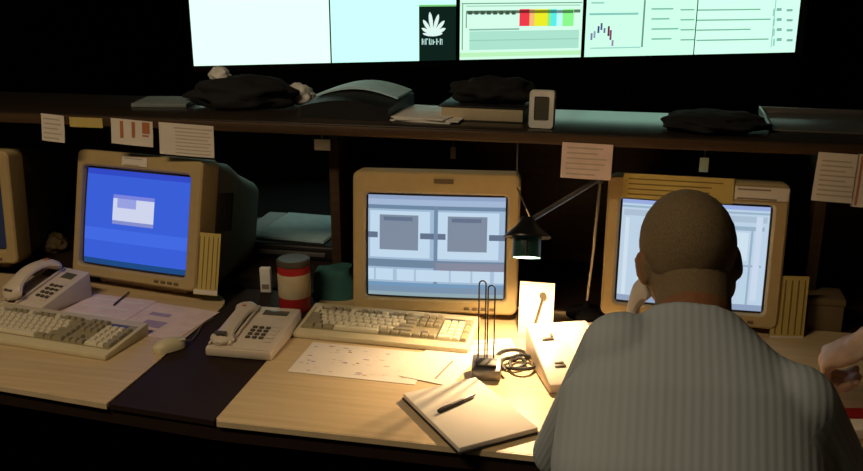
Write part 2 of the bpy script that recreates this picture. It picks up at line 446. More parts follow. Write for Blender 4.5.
# grey-blue two pane screen
g0 = em((158, 184, 210)); dkr = em((118, 144, 172)); lt = em((192, 216, 236)); pane = em((124, 138, 158)); pd = em((96, 112, 138))
r2 = [(0, 0, 1, .05, em((140, 160, 195))), (0, .05, 1, .10, em((160, 182, 212))), (0, .10, 1, .135, em((106, 132, 160)))]
for a in (0., .5):
    r2 += [(a + .02, .15, a + .46, .62, lt), (a + .085, .20, a + .37, .54, pane), (a + .11, .215, a + .33, .26, pd), (a + .0, .36, a + .07, .42, pd), (a + .38, .36, a + .5, .42, pd)]
r2 += [(.485, .1, .51, .92, em((112, 136, 166))), (0, .63, 1, .70, em((108, 132, 158))), (.5, .66, 1, .72, em((130, 136, 156))), (0, .72, 1, .85, lt),
       (0, .86, 1, .89, em((110, 150, 185))), (0, .89, 1, .95, dkr), (0, .95, 1, 1, em((140, 165, 175)))]
for q in (.04, .19, .34, .6, .75, .9): r2.append((q, .73, q + .02, .84, em((165, 190, 215))))
m2, T2 = crt('crt_monitor', 'beige monitor showing a pale grey-blue two-pane program, behind the wire holder', -.447, 2.135, .430, .368, R(6), R(7), .020, (.012, .012), r2, g0, margins=(.034, .032, .058, .036))
# pale document screen
p0 = em((186, 208, 228)); l2 = em((150, 176, 196))
r3 = [(0, 0, 1, .05, em((150, 170, 220))), (0, .07, 1, .09, l2), (.02, .1, .98, .16, em((170, 190, 210))), (.72, .16, .735, .95, l2), (.03, .17, .06, .93, em((205, 222, 235))),
      (.62, .2, .97, .23, l2), (.62, .55, .97, .57, l2), (.88, .2, .9, .95, l2), (0, .93, 1, 1, em((140, 160, 190))), (.74, .25, .87, .52, em((204, 224, 238))), (.91, .1, .96, .9, em((200, 215, 235)))]
m3, T3 = crt('crt_monitor', 'beige monitor with a pale document screen, facing the man in grey', .192, 2.205, .435, .365, R(-2), R(7), .020, (.012, .012), r3, p0, margins=(.034, .036, .056, .036))
# monitor at the left edge of the frame
m0, T0 = crt('crt_monitor', 'beige monitor mostly beyond the left edge, only its right side in view', -1.935, 2.21, .405, .34, R(6), R(4), .03, (.015, .015), [], em((30, 40, 60), .4))

# ------------------------------------------------------------------ keyboards
def keyboard(label, x, y, rz, group='cream keyboards'):
    root = empty('keyboard', label, 'keyboard', (x, y, DT), rz, group)
    w, d = .445, .172; h0, h1 = .014, .030
    MB().wedge(w, d, h0, h1, 'cream', .004).build('case', root)
    sl = math.atan2(h1 - h0, d)
    A = Matrix.Translation((0, -d / 2, h0)) @ Matrix.Rotation(sl, 4, 'X')
    MB().box((-.211, .028, -.002), (.211, .146, .0006), 'keygrey', M4=A).build('key_bed', root)
    cache = {}
    def key(cx, cy, kw, kh, m):
        kk = (round(kw, 4), round(kh, 4), m)
        if kk not in cache:
            b = MB()
            b.loft([[(sx * kw / 2, sy * kh / 2, 0) for sx, sy in ((-1, -1), (1, -1), (1, 1), (-1, 1))],
                    [(sx * (kw / 2 - .0008), sy * (kh / 2 - .0008), .004) for sx, sy in ((-1, -1), (1, -1), (1, 1), (-1, 1))],
                    [(sx * (kw / 2 - .003), sy * (kh / 2 - .003), .0078) for sx, sy in ((-1, -1), (1, -1), (1, 1), (-1, 1))]], m)
            o = b.build('key', root); cache[kk] = o.data
        else:
            o = bpy.data.objects.new('key', cache[kk]); COL.objects.link(o); o.parent = root
        o.matrix_local = A @ Matrix.Translation((cx, cy, .0008))
    u = .0186; xl = -.205; g = .0012
    y5 = .136
    fx = [xl] + [xl + u * (2 + k) + (u * .5 if k > 3 else 0) + (u * .5 if k > 7 else 0) for k in range(11)]
    for k, fxx in enumerate(fx): key(fxx + u / 2, y5, u - g, u * .8 - g, 'keygrey' if k % 4 else 'key')
    rows = [[1] * 13 + [2], [1.5] + [1] * 12 + [1.5], [1.8] + [1] * 11 + [2.2], [2.3] + [1] * 10 + [2.7], [1.5, 1.2, 1.5, 6.4, 1.5, 1.2, 1.7]]
    for ri, row in enumerate(rows):
        cx = xl; cy = .115 - ri * u
        for kw in row:
            key(cx + kw * u / 2, cy, kw * u - g, u - g, 'keygrey' if kw not in (1, 6.4) else 'key'); cx += kw * u
    xn = xl + 15.25 * u
    for cx in range(3):
        for cy in (y5, .115, .115 - u): key(xn + (cx + .5) * u, cy, u - g, u - g, 'keygrey')
    for cx, cy in ((0, 4), (1, 4), (2, 4), (1, 3)): key(xn + (cx + .5) * u, .115 - cy * u, u - g, u - g, 'keygrey')
    xp = xn + 3.2 * u
    for cy in range(4):
        for cx in range(4 if cy < 1 else 3): key(xp + (cx + .5) * u, .115 - cy * u, u - g, u - g, 'key' if cx < 3 else 'keygrey')
    key(xp + 1 * u, .115 - 4 * u, 2 * u - g, u - g, 'key'); key(xp + 2.5 * u, .115 - 4 * u, u - g, u - g, 'key')
    key(xp + 3.5 * u, .115 - 1.5 * u, u - g, 2 * u - g, 'keygrey'); key(xp + 3.5 * u, .115 - 3.5 * u, u - g, 2 * u - g, 'keygrey')
    MB().box((xp, .13, 0), (xp + .05, .142, .0012), 'lcd', M4=A).build('indicator_panel', root)
    return root
keyboard('cream keyboard at the left, in front of the blue-screen monitor', -1.358, 1.838, R(-6.5))
keyboard('cream keyboard in front of the grey-blue two-pane monitor', -.545, 2.032, R(-1))

# ------------------------------------------------------------------ mouse
e = empty('computer_mouse', 'cream computer mouse right of the left keyboard', 'mouse', (-1.035, 1.825, DT), R(-38))
b = MB(); loops = []
for k in range(9):
    t = k / 8; y = -.052 + .104 * t; wv = .029 * math.sqrt(max(.02, 1 - (2 * t - 1) ** 4)); hv = .012 + .022 * math.sin(PI * min(1, .15 + t * .75)) ** 1.2
    loops.append([(wv * math.cos(a), y, (hv * max(0, math.sin(a)) ** .8 + .001)) for a in [PI * q / 12 for q in range(13)]])
b.loft(loops, 'cream'); b.build('body', e)
for sx in (-1, 1): MB().box((sx * .011 - .008, .018, .0268), (sx * .011 + .008, .046, .0285), 'key', .001, M4=Matrix.Translation((0, 0, 0)) @ Matrix.Rotation(R(-6), 4, 'X')).build('button', e)
MB().tube([(0, .05, .008), (-.01, .08, .004), (-.05, .12, .003), (-.10, .16, .003), (-.13, .22, .003)], .002, 'beigedark').build('cord', e)
e.scale = (.82, .78, .82)

# ------------------------------------------------------------------ telephones
def handset_mb(m, L=.205, arch=.030, fat=1.):
    b = MB(); loops = []; n = 12; N = 16
    for k in range(N + 1):
        t = k / N; y = -L / 2 + L * t; z = arch * math.sin(PI * t) + .014
        bulb = math.exp(-((t - .1) / .1) ** 2) + math.exp(-((t - .9) / .1) ** 2)
        end = .35 if k in (0, N) else (.8 if k in (1, N - 1) else 1.)
        wv = (.016 + .010 * bulb) * end * fat; hv = (.011 + .008 * bulb) * end; z -= .006 * bulb
        loops.append([(wv * math.cos(a) , y, z + hv * math.sin(a)) for a in [2 * PI * q / n for q in range(n)]])
    b.loft(loops, m); return b
def telephone(label, x, y, rz, w=.18, d=.215, h0=.022, h1=.075, handset=True, arch=.03, fat=1., corded=True, keys='phonedark', accent=True, group='ivory desk telephones', z=DT):
    root = empty('telephone', label, 'telephone', (x, y, z), rz, group)
    MB().wedge(w, d, h0, h1, 'phone', .006).build('body', root)
    sl = math.atan2(h1 - h0, d); A = Matrix.Translation((0, -d / 2, h0)) @ Matrix.Rotation(sl, 4, 'X'); L = d / math.cos(sl)
    xh = -w / 2 + .032
    c = MB()
    for sx in (-1, 1): c.box((xh + sx * .024 - .003, .012, 0), (xh + sx * .024 + .003, L - .012, .008), 'phone', .002, M4=A)
    c.box((xh - .02, .02, 0), (xh + .02, .055, .004), 'phonedark', .002, M4=A); c.box((xh - .02, L - .055, 0), (xh + .02, L - .02, .004), 'phonedark', .002, M4=A)
    c.build('cradle', root)
    if handset:
        hs = handset_mb('phone', L * .93, arch, fat).build('handset', root)
        hs.matrix_local = A @ Matrix.Translation((xh, L / 2, .004 if arch > .02 else -.003))
        if accent:
            bb = MB(); bb.ball((0, L * .28, .020 + arch * .62), (.010, .014, .006), 'redsticker'); bb.build('red_label', hs)
            b2 = MB(); b2.box((-.014, -L * .41, .0290), (.014, -L * .35, .0325), 'phonedark', .0008); b2.build('mouthpiece', hs)
    MB().box((xh + .045, L - .050, -.001), (w / 2 - .022, L - .024, .0022), 'lcd', .001, M4=A).build('display', root)
    MB().box((xh + .040, L - .055, -.002), (w / 2 - .017, L - .019, .0014), 'phone', .002, M4=A).build('display_frame', root)
    kd = None
    for i in range(3):
        for j in range(4):
            if kd is None:
                o = MB().box((-.0055, -.0045, 0), (.0055, .0045, .004), keys, .001).build('key', root); kd = o.data
            else: o = bpy.data.objects.new('key', kd); COL.objects.link(o); o.parent = root
            o.matrix_local = A @ Matrix.Translation((xh + .052 + i * .017, .062 + j * .0165, 0))
    for j in range(5): MB().box((w / 2 - .036, .045 + j * .018, 0), (w / 2 - .016, .055 + j * .018, .0025), 'phone', .001, M4=A).build('function_button', root)
    MB().box((-w / 2 + .01, .006, 0), (w / 2 - .01, .013, .002), 'phone', .001, M4=A).build('front_rib', root)
    if not corded: return root
    cpts = []
    x0 = xh
    for k in range(70):
        t = k / 69; a = t * 26 * PI
        cpts.append((x0 - .05 - .03 * math.sin(PI * t) + .006 * math.cos(a), -d * .46 + d * .75 * t, .007 + .006 * math.sin(a)))
    MB().tube([(x0 - .01, -d * .5 + .01, .012)] + cpts, .0018, 'phone', 6).build('cord', root)
    return root
telephone('ivory telephone at the far left, thick rounded handset, beside the blue-screen monitor', -1.505, 2.03, R(-15), w=.142, d=.19, h1=.075, arch=.030, fat=1.5)
telephone('ivory telephone with dark keypad standing across the dark desk panel', -.852, 1.918, R(1), w=.165, d=.225, h1=.046, arch=.003, fat=1.25, corded=False)

# ------------------------------------------------------------------ papers helpers
def sheet(name, label, cat, c, w, h, M4, paper='paper', lines=(), group=None, curl=.004, parent=None):
    """paper in its local XZ plane facing -Y (M4 places it); lines = (u0,v0,u1,v1,mat), v from top"""
    b = MB(); N = 8; th = .0006
    def pt(u, v, off): 
        return M4 @ Vector(((u - .5) * w, off - curl * (v ** 2) * 1.0 + curl * .5 * (2 * u - 1) ** 2 * v, (.5 - v) * h))
    loops = []
    bm = b.bm
    G = [[bm.verts.new(pt(i / N, j / N, 0)) for i in range(N + 1)] for j in range(N + 1)]
    K = [[bm.verts.new(pt(i / N, j / N, th)) for i in range(N + 1)] for j in range(N + 1)]
    mi = b.mi(paper)
    for j in range(N):
        for i in range(N):
            bm.faces.new((G[j][i], G[j + 1][i], G[j + 1][i + 1], G[j][i + 1])).material_index = mi
            bm.faces.new((K[j][i], K[j][i + 1], K[j + 1][i + 1], K[j + 1][i])).material_index = mi
    for k in range(N):
        for A, B, C2, D in ((G[0][k], G[0][k + 1], K[0][k + 1], K[0][k]), (G[N][k + 1], G[N][k], K[N][k], K[N][k + 1]),
                           (G[k + 1][0], G[k][0], K[k][0], K[k + 1][0]), (G[k][N], G[k + 1][N], K[k + 1][N], K[k][N])):
            bm.faces.new((A, B, C2, D)).material_index = mi
    for (u0, v0, u1, v1, m) in lines:
        n = 4
        for q in range(n):
            ua, ub = u0 + (u1 - u0) * q / n, u0 + (u1 - u0) * (q + 1) / n
            b.quad([pt(ua, v1, -.0004), pt(ub, v1, -.0004), pt(ub, v0, -.0004), pt(ua, v0, -.0004)], m)
    o = b.build(name, parent, 60)
    if label: tag(o, label, cat, group)
    return o
def text_lines(n, m='faint', u0=.1, u1=.9, v0=.15, v1=.85, rag=.25, th=.35):
    out = []
    for k in range(n):
        v = v0 + (v1 - v0) * k / max(1, n - 1); e = u1 - random.random() * rag
        out.append((u0, v, e, v + (v1 - v0) / n * th, m))
    return out
def hang(px0, py0, px1, py1, label, paper='paper', lines=(), roll=0., Yp=2.1842, name='note_sheet', curl=.004):
    a, b = ony(px0, py0, Yp), ony(px1, py1, Yp); a.z = max(a.z, 1.213)
    w, h = abs(b.x - a.x), abs(a.z - b.z); c = (a + b) / 2
    return sheet(name, label, 'paper note', None, w, h, Matrix.Translation(c) @ Matrix.Rotation(roll, 4, 'Y'), paper, lines, 'paper notes on the shelf edge', curl)
hang(40, 114, 66, 142, 'small blank-looking note hanging from the shelf edge, leftmost of the taped papers', lines=text_lines(5), roll=R(4))
hang(69, 117, 103, 128, 'narrow pale strip taped to the shelf edge above the blue-screen monitor', 'yellow', curl=.001)
hang(110, 119, 154, 146, 'note with red-brown bars hanging from the shelf above the blue-screen monitor', lines=[(.22, .08, .30, .75, 'redink'), (.5, .08, .58, .7, 'redink'), (.75, .05, .93, .5, 'redink'), (.75, .55, .9, .62, 'redink')], roll=R(3))
hang(158, 123, 215, 157, 'wide printed note overlapping the top right corner of the blue-screen monitor', lines=[(.28, .12, .97, .16, 'faint')] + text_lines(7, 'faint', .3, .95, .24, .9, .1), roll=R(2))
hang(562, 144, 611, 180, 'printed note on the shelf edge above the desk lamp arm', 'pinkpaper', text_lines(6, 'faint', .1, .92, .12, .85), roll=R(1))
hang(817, 158, 857, 203, 'printed note hanging from the shelf edge at far right', lines=text_lines(8), roll=R(2))
hang(857.5, 156, 880, 208, 'dark-edged note cut by the right edge of the frame', lines=[(.0, .0, .05, 1, 'ink'), (.12, .03, .2, .97, 'redink')], roll=R(1))

# labels and notes stuck to monitors
def stuck(T, root, x, z, w, h, paper, lines, name, y=-.002):
    return sheet(name, None, None, None, w, h, T @ Matrix.Translation((x, y, z)), paper, lines, None, .0006, root)
stuck(T1, m1, -.01, .340, .085, .026, 'paper', text_lines(2), 'name_label')
stuck(T2, m2, .02, .345, .05, .012, 'beigedark', [], 'name_label')
o = sheet('note_sheet', 'yellow note sheet stuck along the top of the monitor facing the man', 'paper note', None, .265, .062,
          m3.matrix_basis @ T3 @ Matrix.Translation((-.048, -.004, .340)), 'yellow', text_lines(4, 'yellowline', .05, .95, .18, .8), 'notes stuck on monitors', .001)
o = sheet('note_sheet', 'pale label strip on the top right corner of the monitor facing the man', 'paper note', None, .125, .032,
          m3.matrix_basis @ T3 @ Matrix.Translation((.150, -.004, .338)), 'paper', text_lines(2, 'ink', .05, .8), 'notes stuck on monitors', .0006)
def side_note(m, T, label, w, h, x, z, rz):
    """ruled yellow note taped to the side of a bezel and standing out from it"""
    A = m.matrix_basis @ T @ Matrix.Translation((x, .004, z)) @ Matrix.Rotation(rz, 4, 'Z')
    return sheet('note_sheet', label, 'paper note', None, w, h, A @ Matrix.Translation((w / 2, 0, 0)), 'yellow',
                 [(.12 + .19 * k, .06, .16 + .19 * k, .9, 'yellowline') for k in range(5)] + [(0, .92, 1, .99, 'paper')], 'notes stuck on monitors', .003)
side_note(m1, T1, 'tall yellow ruled note on the right side of the blue-screen monitor', .066, .17, .204, .080, R(18))
side_note(m3, T3, 'tall yellow ruled note on the right side of the monitor facing the man', .085, .165, .200, .055, R(14))

# papers lying on the worktops
def flat(label, corners, paper, lines, name='paper_sheet', zoff=.0012, cat='paper', group='papers lying on the worktops', curl=.0):
    """corners: centre x,y ; w,d ; rz"""
    x, y, w, d, rz = corners
    Mx = Matrix.Translation((x, y, DT + zoff)) @ Matrix.Rotation(rz, 4, 'Z') @ Matrix.Rotation(-PI / 2, 4, 'X')
    return sheet(name, label, cat, None, w, d, Mx, paper, lines, group, curl)
pl = []
random.seed(3)
for k in range(70):
    u, v = random.random() * .92 + .02, random.random() * .88 + .04
    pl.append((u, v, u + random.uniform(.01, .05), v + random.uniform(.012, .03), random.choice(['faint', 'redink', 'lilac', 'pinkpaper', 'pinkpaper', 'pinkpaper'])))
flat('white printed sheet with pinkish marks in front of the centre keyboard', (-.56, 1.846, .30, .17, R(-1)), 'paper', pl)
flat('plain pale sheet between the centre keyboard and the notepad', (-.375, 1.872, .13, .19, R(-12)), 'paper', [(.62, .35, .66, .9, 'ink')], zoff=.0022)
flat('lilac-tinted sheet between the left keyboard and the dark desk panel', (-1.135, 1.985, .21, .20, R(-8)), 'pinkpaper', [(.3, .55, .6, .75, 'lilac'), (.2, .3, .5, .4, 'lilac')])
flat('pinkish sheet lying under the left edge of the blue-screen monitor', (-1.325, 2.04, .20, .15, R(-4)), 'pinkpaper', text_lines(3, 'paper'), zoff=.0022)
flat('crumpled pale sheet behind the black wire holder', (-.27, 1.985, .11, .11, R(20)), 'paper', text_lines(3), zoff=.0018)
flat('loose white sheet right of the ivory push-button unit', (-.085, 2.125, .13, .13, R(4)), 'paper', text_lines(6), zoff=.0018)

# ------------------------------------------------------------------ pens
def pen(label, p0, p1, z, m, group='pens on the desk', thin=1.):
    a, b = Vector((*p0, z)), Vector((*p1, z)); d = (b - a); L = d.length
    e = empty('pen', label, 'pen', a, math.atan2(d.y, d.x), group)
    Q = Matrix.Rotation(PI / 2, 4, 'Y')
    MB().lathe([(0, 0), (.004, .001), (.0045, .01), (.0045, L * .62), (.004, L * .65)], m, 12, Q).build('barrel', e)
    MB().lathe([(.004, L * .65), (.0038, L * .9), (.001, L - .001), (0, L)], 'greymetal', 12, Q).build('tip', e)
    MB().box((.004, -.001, .0045), (.04, .001, .0062), 'greymetal', .0005).build('clip', e)
    e.scale = (1, thin, thin)
    return e

# ------------------------------------------------------------------ notepad
c = [onz(397, 397, .755), onz(470, 380, .755), onz(541, 424, .755), onz(470, 442, .755)]
ctr = sum(c, Vector()) / 4; ctr.z = 0
ax = ((c[1] - c[0]) + (c[2] - c[3])).normalized(); ang = math.atan2(ax.y, ax.x)
wpad = 1.09 * ((c[1] - c[0]).length + (c[2] - c[3]).length) / 2; dpad = 1.09 * ((c[3] - c[0]).length + (c[2] - c[1]).length) / 2
e = empty('notepad', 'white open notepad with dark cover edge at the front of the worktop', 'notepad', (ctr.x, ctr.y, DT), ang)
MB().box((-wpad / 2, -dpad / 2, .0005), (wpad / 2, dpad / 2, .004), 'black', .0015).build('cover', e)
MB().box((-wpad / 2 + .003, -dpad / 2 + .004, .004), (wpad / 2 - .004, dpad / 2 - .003, .0145), 'paper', .0012).build('pages', e)
pa, pb = onz(438, 411, .76), onz(476, 394, .76)
pen('dark pen lying on the white notepad', (pa.x, pa.y), (pb.x, pb.y), DT + .0192, 'black')
pa, pb = onz(114, 307), onz(130, 293)
pen('thin dark pen on the pinkish sheet under the blue-screen monitor', (pa.x, pa.y), (pb.x, pb.y), DT + .0055, 'phonedark', thin=.6)

# ------------------------------------------------------------------ wire memo holder
hp = onz(485, 379)
e = empty('memo_holder', 'grey block holder with two tall black wire loops', 'desk holder', (hp.x, hp.y + .018, DT), R(6))
MB().wedge(.066, .062, .026, .040, 'greymetal', .005).build('base', e)
MB().box((-.024, -.014, .034), (.024, .014, .0395), 'black', .002, M4=Matrix.Rotation(R(12), 4, 'X')).build('slot', e)
for sx, hgt, dy in ((-.012, .215, .012), (.008, .205, .012)):
    wv = .0075; pts = [(sx - wv, dy, .03)]
    pts += [(sx - wv, dy + .0, .03 + (hgt - .03) * k / 6) for k in range(1, 6)]
    pts += [(sx + wv * math.cos(a), dy, hgt - .0 + wv * math.sin(a)) for a in [PI - PI * k / 8 for k in range(9)]]
    pts += [(sx + wv, dy, .03 + (hgt - .03) * k / 6) for k in range(5, -1, -1)]
    MB().tube(pts, .0017, 'black', 8).build('wire_loop', e)

# coiled black cord
cc = onz(516, 366)
pts = []
for k in range(120):
    t = k / 119; a = t * 5.2 * PI; rad = .028 + .016 * math.sin(t * 9)
    pts.append((cc.x + rad * math.cos(a) + .02 * (t - .5), cc.y + rad * 1.25 * math.sin(a) - .07 * (t - .5), DT + .005 + .006 * t + .008 * abs(math.sin(a * 1.5)) * t))
tag(MB().tube(pts, .0042, 'black', 8).build('coiled_cord'), 'black cord lying in loops right of the wire holder', 'cord')

# ------------------------------------------------------------------ ivory push button unit (phone base without handset)
fl, fr = onz(547, 385), onz(600, 372)
bl = onz(527, 327, .79)
e = empty('telephone', 'ivory telephone base with two dark marks, handset lifted, beside the man\'s arm', 'telephone', (-.085, 1.90, DT), R(21), 'ivory desk telephones')
w, d = .15, .21
MB().wedge(w, d, .022, .080, 'phone', .006).build('body', e)
sl = math.atan2(.058, d); A = Matrix.Translation((0, -d / 2, .022)) @ Matrix.Rotation(sl, 4, 'X')
MB().box((-.048, .055, 0), (-.022, .063, .003), 'phonedark', .001, M4=A).build('button', e)
MB().box((-.046, .066, 0), (-.024, .072, .003), 'phonedark', .001, M4=A).build('button', e)
MB().box((-.052, .150, 0), (-.024, .158, .004), 'phonedark', .001, M4=A).build('hook', e)
MB().box((-.030, .158, 0), (-.024, .170, .006), 'phonedark', .001, M4=A).build('hook', e)
MB().box((.01, .03, 0), (.06, .19, .004), 'phone', .002, M4=A).build('cradle', e)
MB().tube([(.03, .06, .006), (.025, .10, .02), (.045, .14, .01)], .004, 'phonedark', 8, M4=A).build('cord_end', e)
# upright card with a dark mark
ca = ony(536.5, 303, 2.10)
b = sheet('upright_card', 'upright cream card with a dark key-like mark, leaning behind the ivory telephone base', 'card', None, .086, .135,
          Matrix.Translation((ca.x, 2.10, DT + .068)) @ Matrix.Rotation(R(-6), 4, 'X'), 'label', [], None, .001)
b.data.materials[0] = M['paper']
q = MB(); Tm = Matrix.Translation((ca.x, 2.096, DT + .068)) @ Matrix.Rotation(R(-6), 4, 'X')
q.tube([(-.004, -.001, -.045), (.004, -.002, -.01), (.014, -.001, .03)], .0022, 'phonedark', 6, M4=Tm)
q.lathe([(0, -.001), (.009, -.001), (.009, .001), (0, .001)], 'phonedark', 14, Tm @ Matrix.Translation((.015, -.001, .036)) @ Matrix.Rotation(PI / 2, 4, 'X'))
q.build('dark_mark', b)

# ------------------------------------------------------------------ red tin, white tag, teal cloth
e = empty('tin_can', 'red tin with a cream label and dark lid between the monitors', 'tin', (-.832, 2.145, .7382), 0)
MB().lathe([(0, 0), (.042, 0), (.043, .003), (.043, .125), (.041, .128)], 'red').build('can', e)
MB().lathe([(.0434, .040), (.0437, .041), (.0437, .104), (.0434, .105)], 'label').build('label_band', e)
MB().lathe([(.0436, .126), (.0445, .128), (.0445, .140), (.040, .143), (0, .141)], 'phonedark').build('lid', e)
b = MB(); b.box((-.016, -.008, 0), (.016, .008, .075), 'white', .004, 3); b.box((-.010, -.0092, .012), (.010, -.0078, .026), 'ink', 0)
o = b.build('white_dispenser'); wp = onz(268, 293); o.location = (-.955, 2.245, .7385); o.rotation_euler = (0, 0, R(6))
tag(o, 'small white upright dispenser left of the red tin', 'dispenser')
b = MB(); loops = []
for k in range(7):
    t = k / 6; loops.append([(( .045 + .03 * (1 - t)) * math.cos(a) * (1 + .15 * math.sin(3 * a + k)), (.03 + .02 * (1 - t)) * math.sin(a), .085 * t + .006 * math.sin(2 * a) * t) for a in [2 * PI * q / 20 for q in range(20)]])
b.loft(loops, 'tealdark'); o = b.build('folded_cloth', None, 70); o.location = (-.755, 2.262, .7385)
tag(o, 'dim teal folded cloth right of the red tin', 'cloth')

# black machine with pale blue card, under the shelf
pc = (onz(276, 209, .80) + onz(334, 212, .80) + onz(278, 242, .80) + onz(341, 245, .80)) / 4
e = empty('printer', 'low black machine in the dark under the shelf, left of the upright', 'printer', (pc.x, pc.y, .7382))
MB().box((-.21, -.17, 0), (.17, .19, .05), 'black', .010, 3).build('body', e)
MB().box((-.15, -.176, .016), (.12, -.168, .030), 'greymetal', .002).build('paper_slot', e)
b = MB()
for k in range(2): b.box((-.135 + .002 * k, -.135, .0008 + .004 * k), (.115 - .002 * k, .15, .0046 + .004 * k), 'teal', .001)
o = b.build('paper_stack'); o.location = (pc.x, pc.y, .7884); o.rotation_euler = (0, 0, R(-4))
tag(o, 'pale blue stack of paper on the black machine under the shelf', 'paper stack')

# beige box at the right
e = empty('storage_box', 'beige cardboard box behind the yellow note at right', 'box', (.535, 2.30, .7382), R(-2))
MB().box((-.045, -.03, 0), (.040, .06, .070), 'beigedark', .003).build('box', e)
MB().box((-.047, -.032, .070), (.042, .062, .088), 'beigedark', .003).build('lid', e)

# ------------------------------------------------------------------ desk lamp
lb = Vector((-.062, 2.255, DT))
e = empty('desk_lamp', 'black articulated desk lamp lit between the centre and right monitors', 'lamp', lb)
elbow = Vector((-.044, 2.25, 1.112)) - lb
hd = Vector((-.200, 2.02, 1.054)) - lb
MB().lathe([(0, 0), (.052, 0), (.053, .010), (.04, .018), (.012, .024), (.010, .04), (0, .04)], 'blackmatte').build('base', e)
MB().tube([(0, 0, .03), elbow * .5 + Vector((.002, 0, 0)), elbow], .0045, 'chrome', 10).build('lower_arm', e)
MB().tube([elbow, elbow.lerp(hd, .5), hd], .0065, 'greymetal', 10).build('upper_arm', e)
MB().ball(elbow, (.013, .013, .013), 'lampblack').build('joint', e)
axis = Vector((.04, -.42, -1)).normalized()
Q = Matrix.Translation(hd) @ axis.to_track_quat('Z', 'Y').to_matrix().to_4x4()
MB().lathe([(0, -.014), (.014, -.012), (.020, .0), (.030, .012), (.046, .026), (.055, .034), (.0555, .037), (.053, .037), (.036, .034)], 'lampblack', 36, Q).build('shade', e)
MB().lathe([(.0325, .033), (.033, .036), (.033, .082), (.0325, .0835), (.0315, .0835), (.031, .08), (.0305, .036)], 'lampteal', 36, Q).build('lower_shade', e)
MB().lathe([(.0, .0045), (.018, .010), (.026, .026), (.0302, .036)], 'lampinner', 36, Q).build('reflector', e)
bulb = emat('lamp_bulb_glow', (1.0, .78, .5), 14.0)
MB().lathe([(0, .006), (.009, .008), (.010, .016), (.012, .024), (.009, .030), (0, .033)], bulb, 20, Q).build('bulb', e)
ld = bpy.data.lights.new('lamp_light', 'POINT'); ld.energy = 17.0; ld.color = (1.0, .66, .34); ld.shadow_soft_size = .010
lo = bpy.data.objects.new('lamp_light', ld); COL.objects.link(lo); lo.parent = e; lo.location = Q @ Vector((0, 0, .066))
# bright clip on the camera side of the lower shade
side_ax = (Q.to_3x3().inverted() @ Vector((.05, -1, .0))); side_ax.z = 0; side_ax.normalize()
p0 = side_ax * .0345
MB().tube([Q @ Vector((p0.x, p0.y, z)) for z in (.044, .055, .070, .082)], .0018, 'chrome', 8).build('clip', e)
# thin hanging cable left of the lamp
a, b2 = ony(517, 166, 2.22), ony(531, 219, 2.14)
tag(MB().tube([(a.x, a.y, 1.2025), (a.x + .003, a.y - .02, a.z - .05), (b2.x - .01, b2.y - .02, b2.z + .03), b2], .0022, 'greymetal', 6).build('hanging_cable'),
    'thin cable hanging from the shelf beside the centre monitor', 'cable')

# small things hanging under the shelf
def tagcard(px, py, w, h, label, m, Yp=2.26):
    p = ony(px, py, Yp); b = MB(); b.box((p.x - w / 2, Yp, p.z - h / 2), (p.x + w / 2, Yp + .003, p.z + h / 2), m, .001)
    b.tube([(p.x, Yp + .0015, p.z + h / 2 - .002), (p.x + .001, Yp + .001, 1.2025)], .0009, 'greymetal', 6)
    return tag(b.build('hanging_tag'), label, 'tag', 'small tags hanging under the shelf')
tagcard(322, 145, .045, .03, 'pale crumpled tag under the shelf left of the centre monitor', 'white')
tagcard(453, 153, .014, .03, 'thin grey tag under the shelf above the centre monitor', 'keygrey')
tagcard(704, 165, .022, .036, 'small teal tag under the shelf above the man\'s head', 'teal')

# ------------------------------------------------------------------ things on the shelf
# small white framed clock
p = onz(540, 130, SZ)
e = empty('desk_clock', 'small white-framed desk clock standing on the shelf', 'clock', (p.x, p.y + .015, SZ), R(-3))
T = Matrix.Rotation(R(-6), 4, 'X')
b = MB()
b.loft([rr(.036, .058, .004, 0, .05, .004), rr(.038, .060, .005, 0, .05, 0), rr(.060, .092, .008, 0, .048, 0), rr(.064, .096, .010, 0, .048, .004), rr(.064, .096, .010, 0, .048, .022)], 'white', False, True, M4=T)
b.build('frame', e)
MB().box((-.018, .0035, .022), (.018, .006, .078), 'lcd', M4=T).build('face', e)
MB().box((-.022, .004, 0), (.022, .045, .006), 'white', .002).build('foot', e)
# black folder with papers (open, domed) and loose green-lit papers
def dome(name, label, cat, x, y, w, d, h, m, rz=0., top=None, z=SZ):
    e = empty(name, label, cat, (x, y, z), rz)
    b = MB(); loops = []
    for k in range(11):
        t = k / 10; hh = h * (.45 + .55 * math.sin(PI * (.1 + .8 * t)))
        xx = -w / 2 + w * t
        loops.append([(xx, -d / 2, .0006), (xx, d / 2, .0006), (xx, d / 2, hh), (xx, d * .1, hh * 1.06), (xx, -d / 2, hh * .8)])
    b.loft(loops, m); b.build('cover', e, 50)
    if top:
        b = MB(); loops = []
        for k in range(11):
            t = k / 10; hh = h * (.45 + .55 * math.sin(PI * (.1 + .8 * t))); xx = -w * .48 + w * .96 * t
            loops.append([(xx, -d * .1, hh * 1.02 + .003), (xx, d * .49, hh * 1.03 + .003), (xx, d * .49, hh * 1.03 + .009), (xx, -d * .1, hh * 1.02 + .009)])
        b.loft(loops, top); b.build('papers', e, 50)
    return e
dome('ring_binder', 'black binder lying open on the shelf with pale papers on top', 'binder', -.715, 2.40, .245, .26, .062, 'black', R(-2), 'teal')
b = MB()
for k, (dx, rz) in enumerate(((0, 0), (.012, 5), (-.01, -4))): b.box((-.09 + dx, -.10, .0004 + .004 * k), (.085 + dx, .11, .0040 + .004 * k), 'white', .0006, M4=Matrix.Rotation(R(rz), 4, 'Z'))
o = b.build('paper_stack'); o.location = (-.50, 2.36, SZ); o.rotation_euler = (0, 0, R(-8))
tag(o, 'loose pale papers on the shelf right of the black binder', 'paper stack')
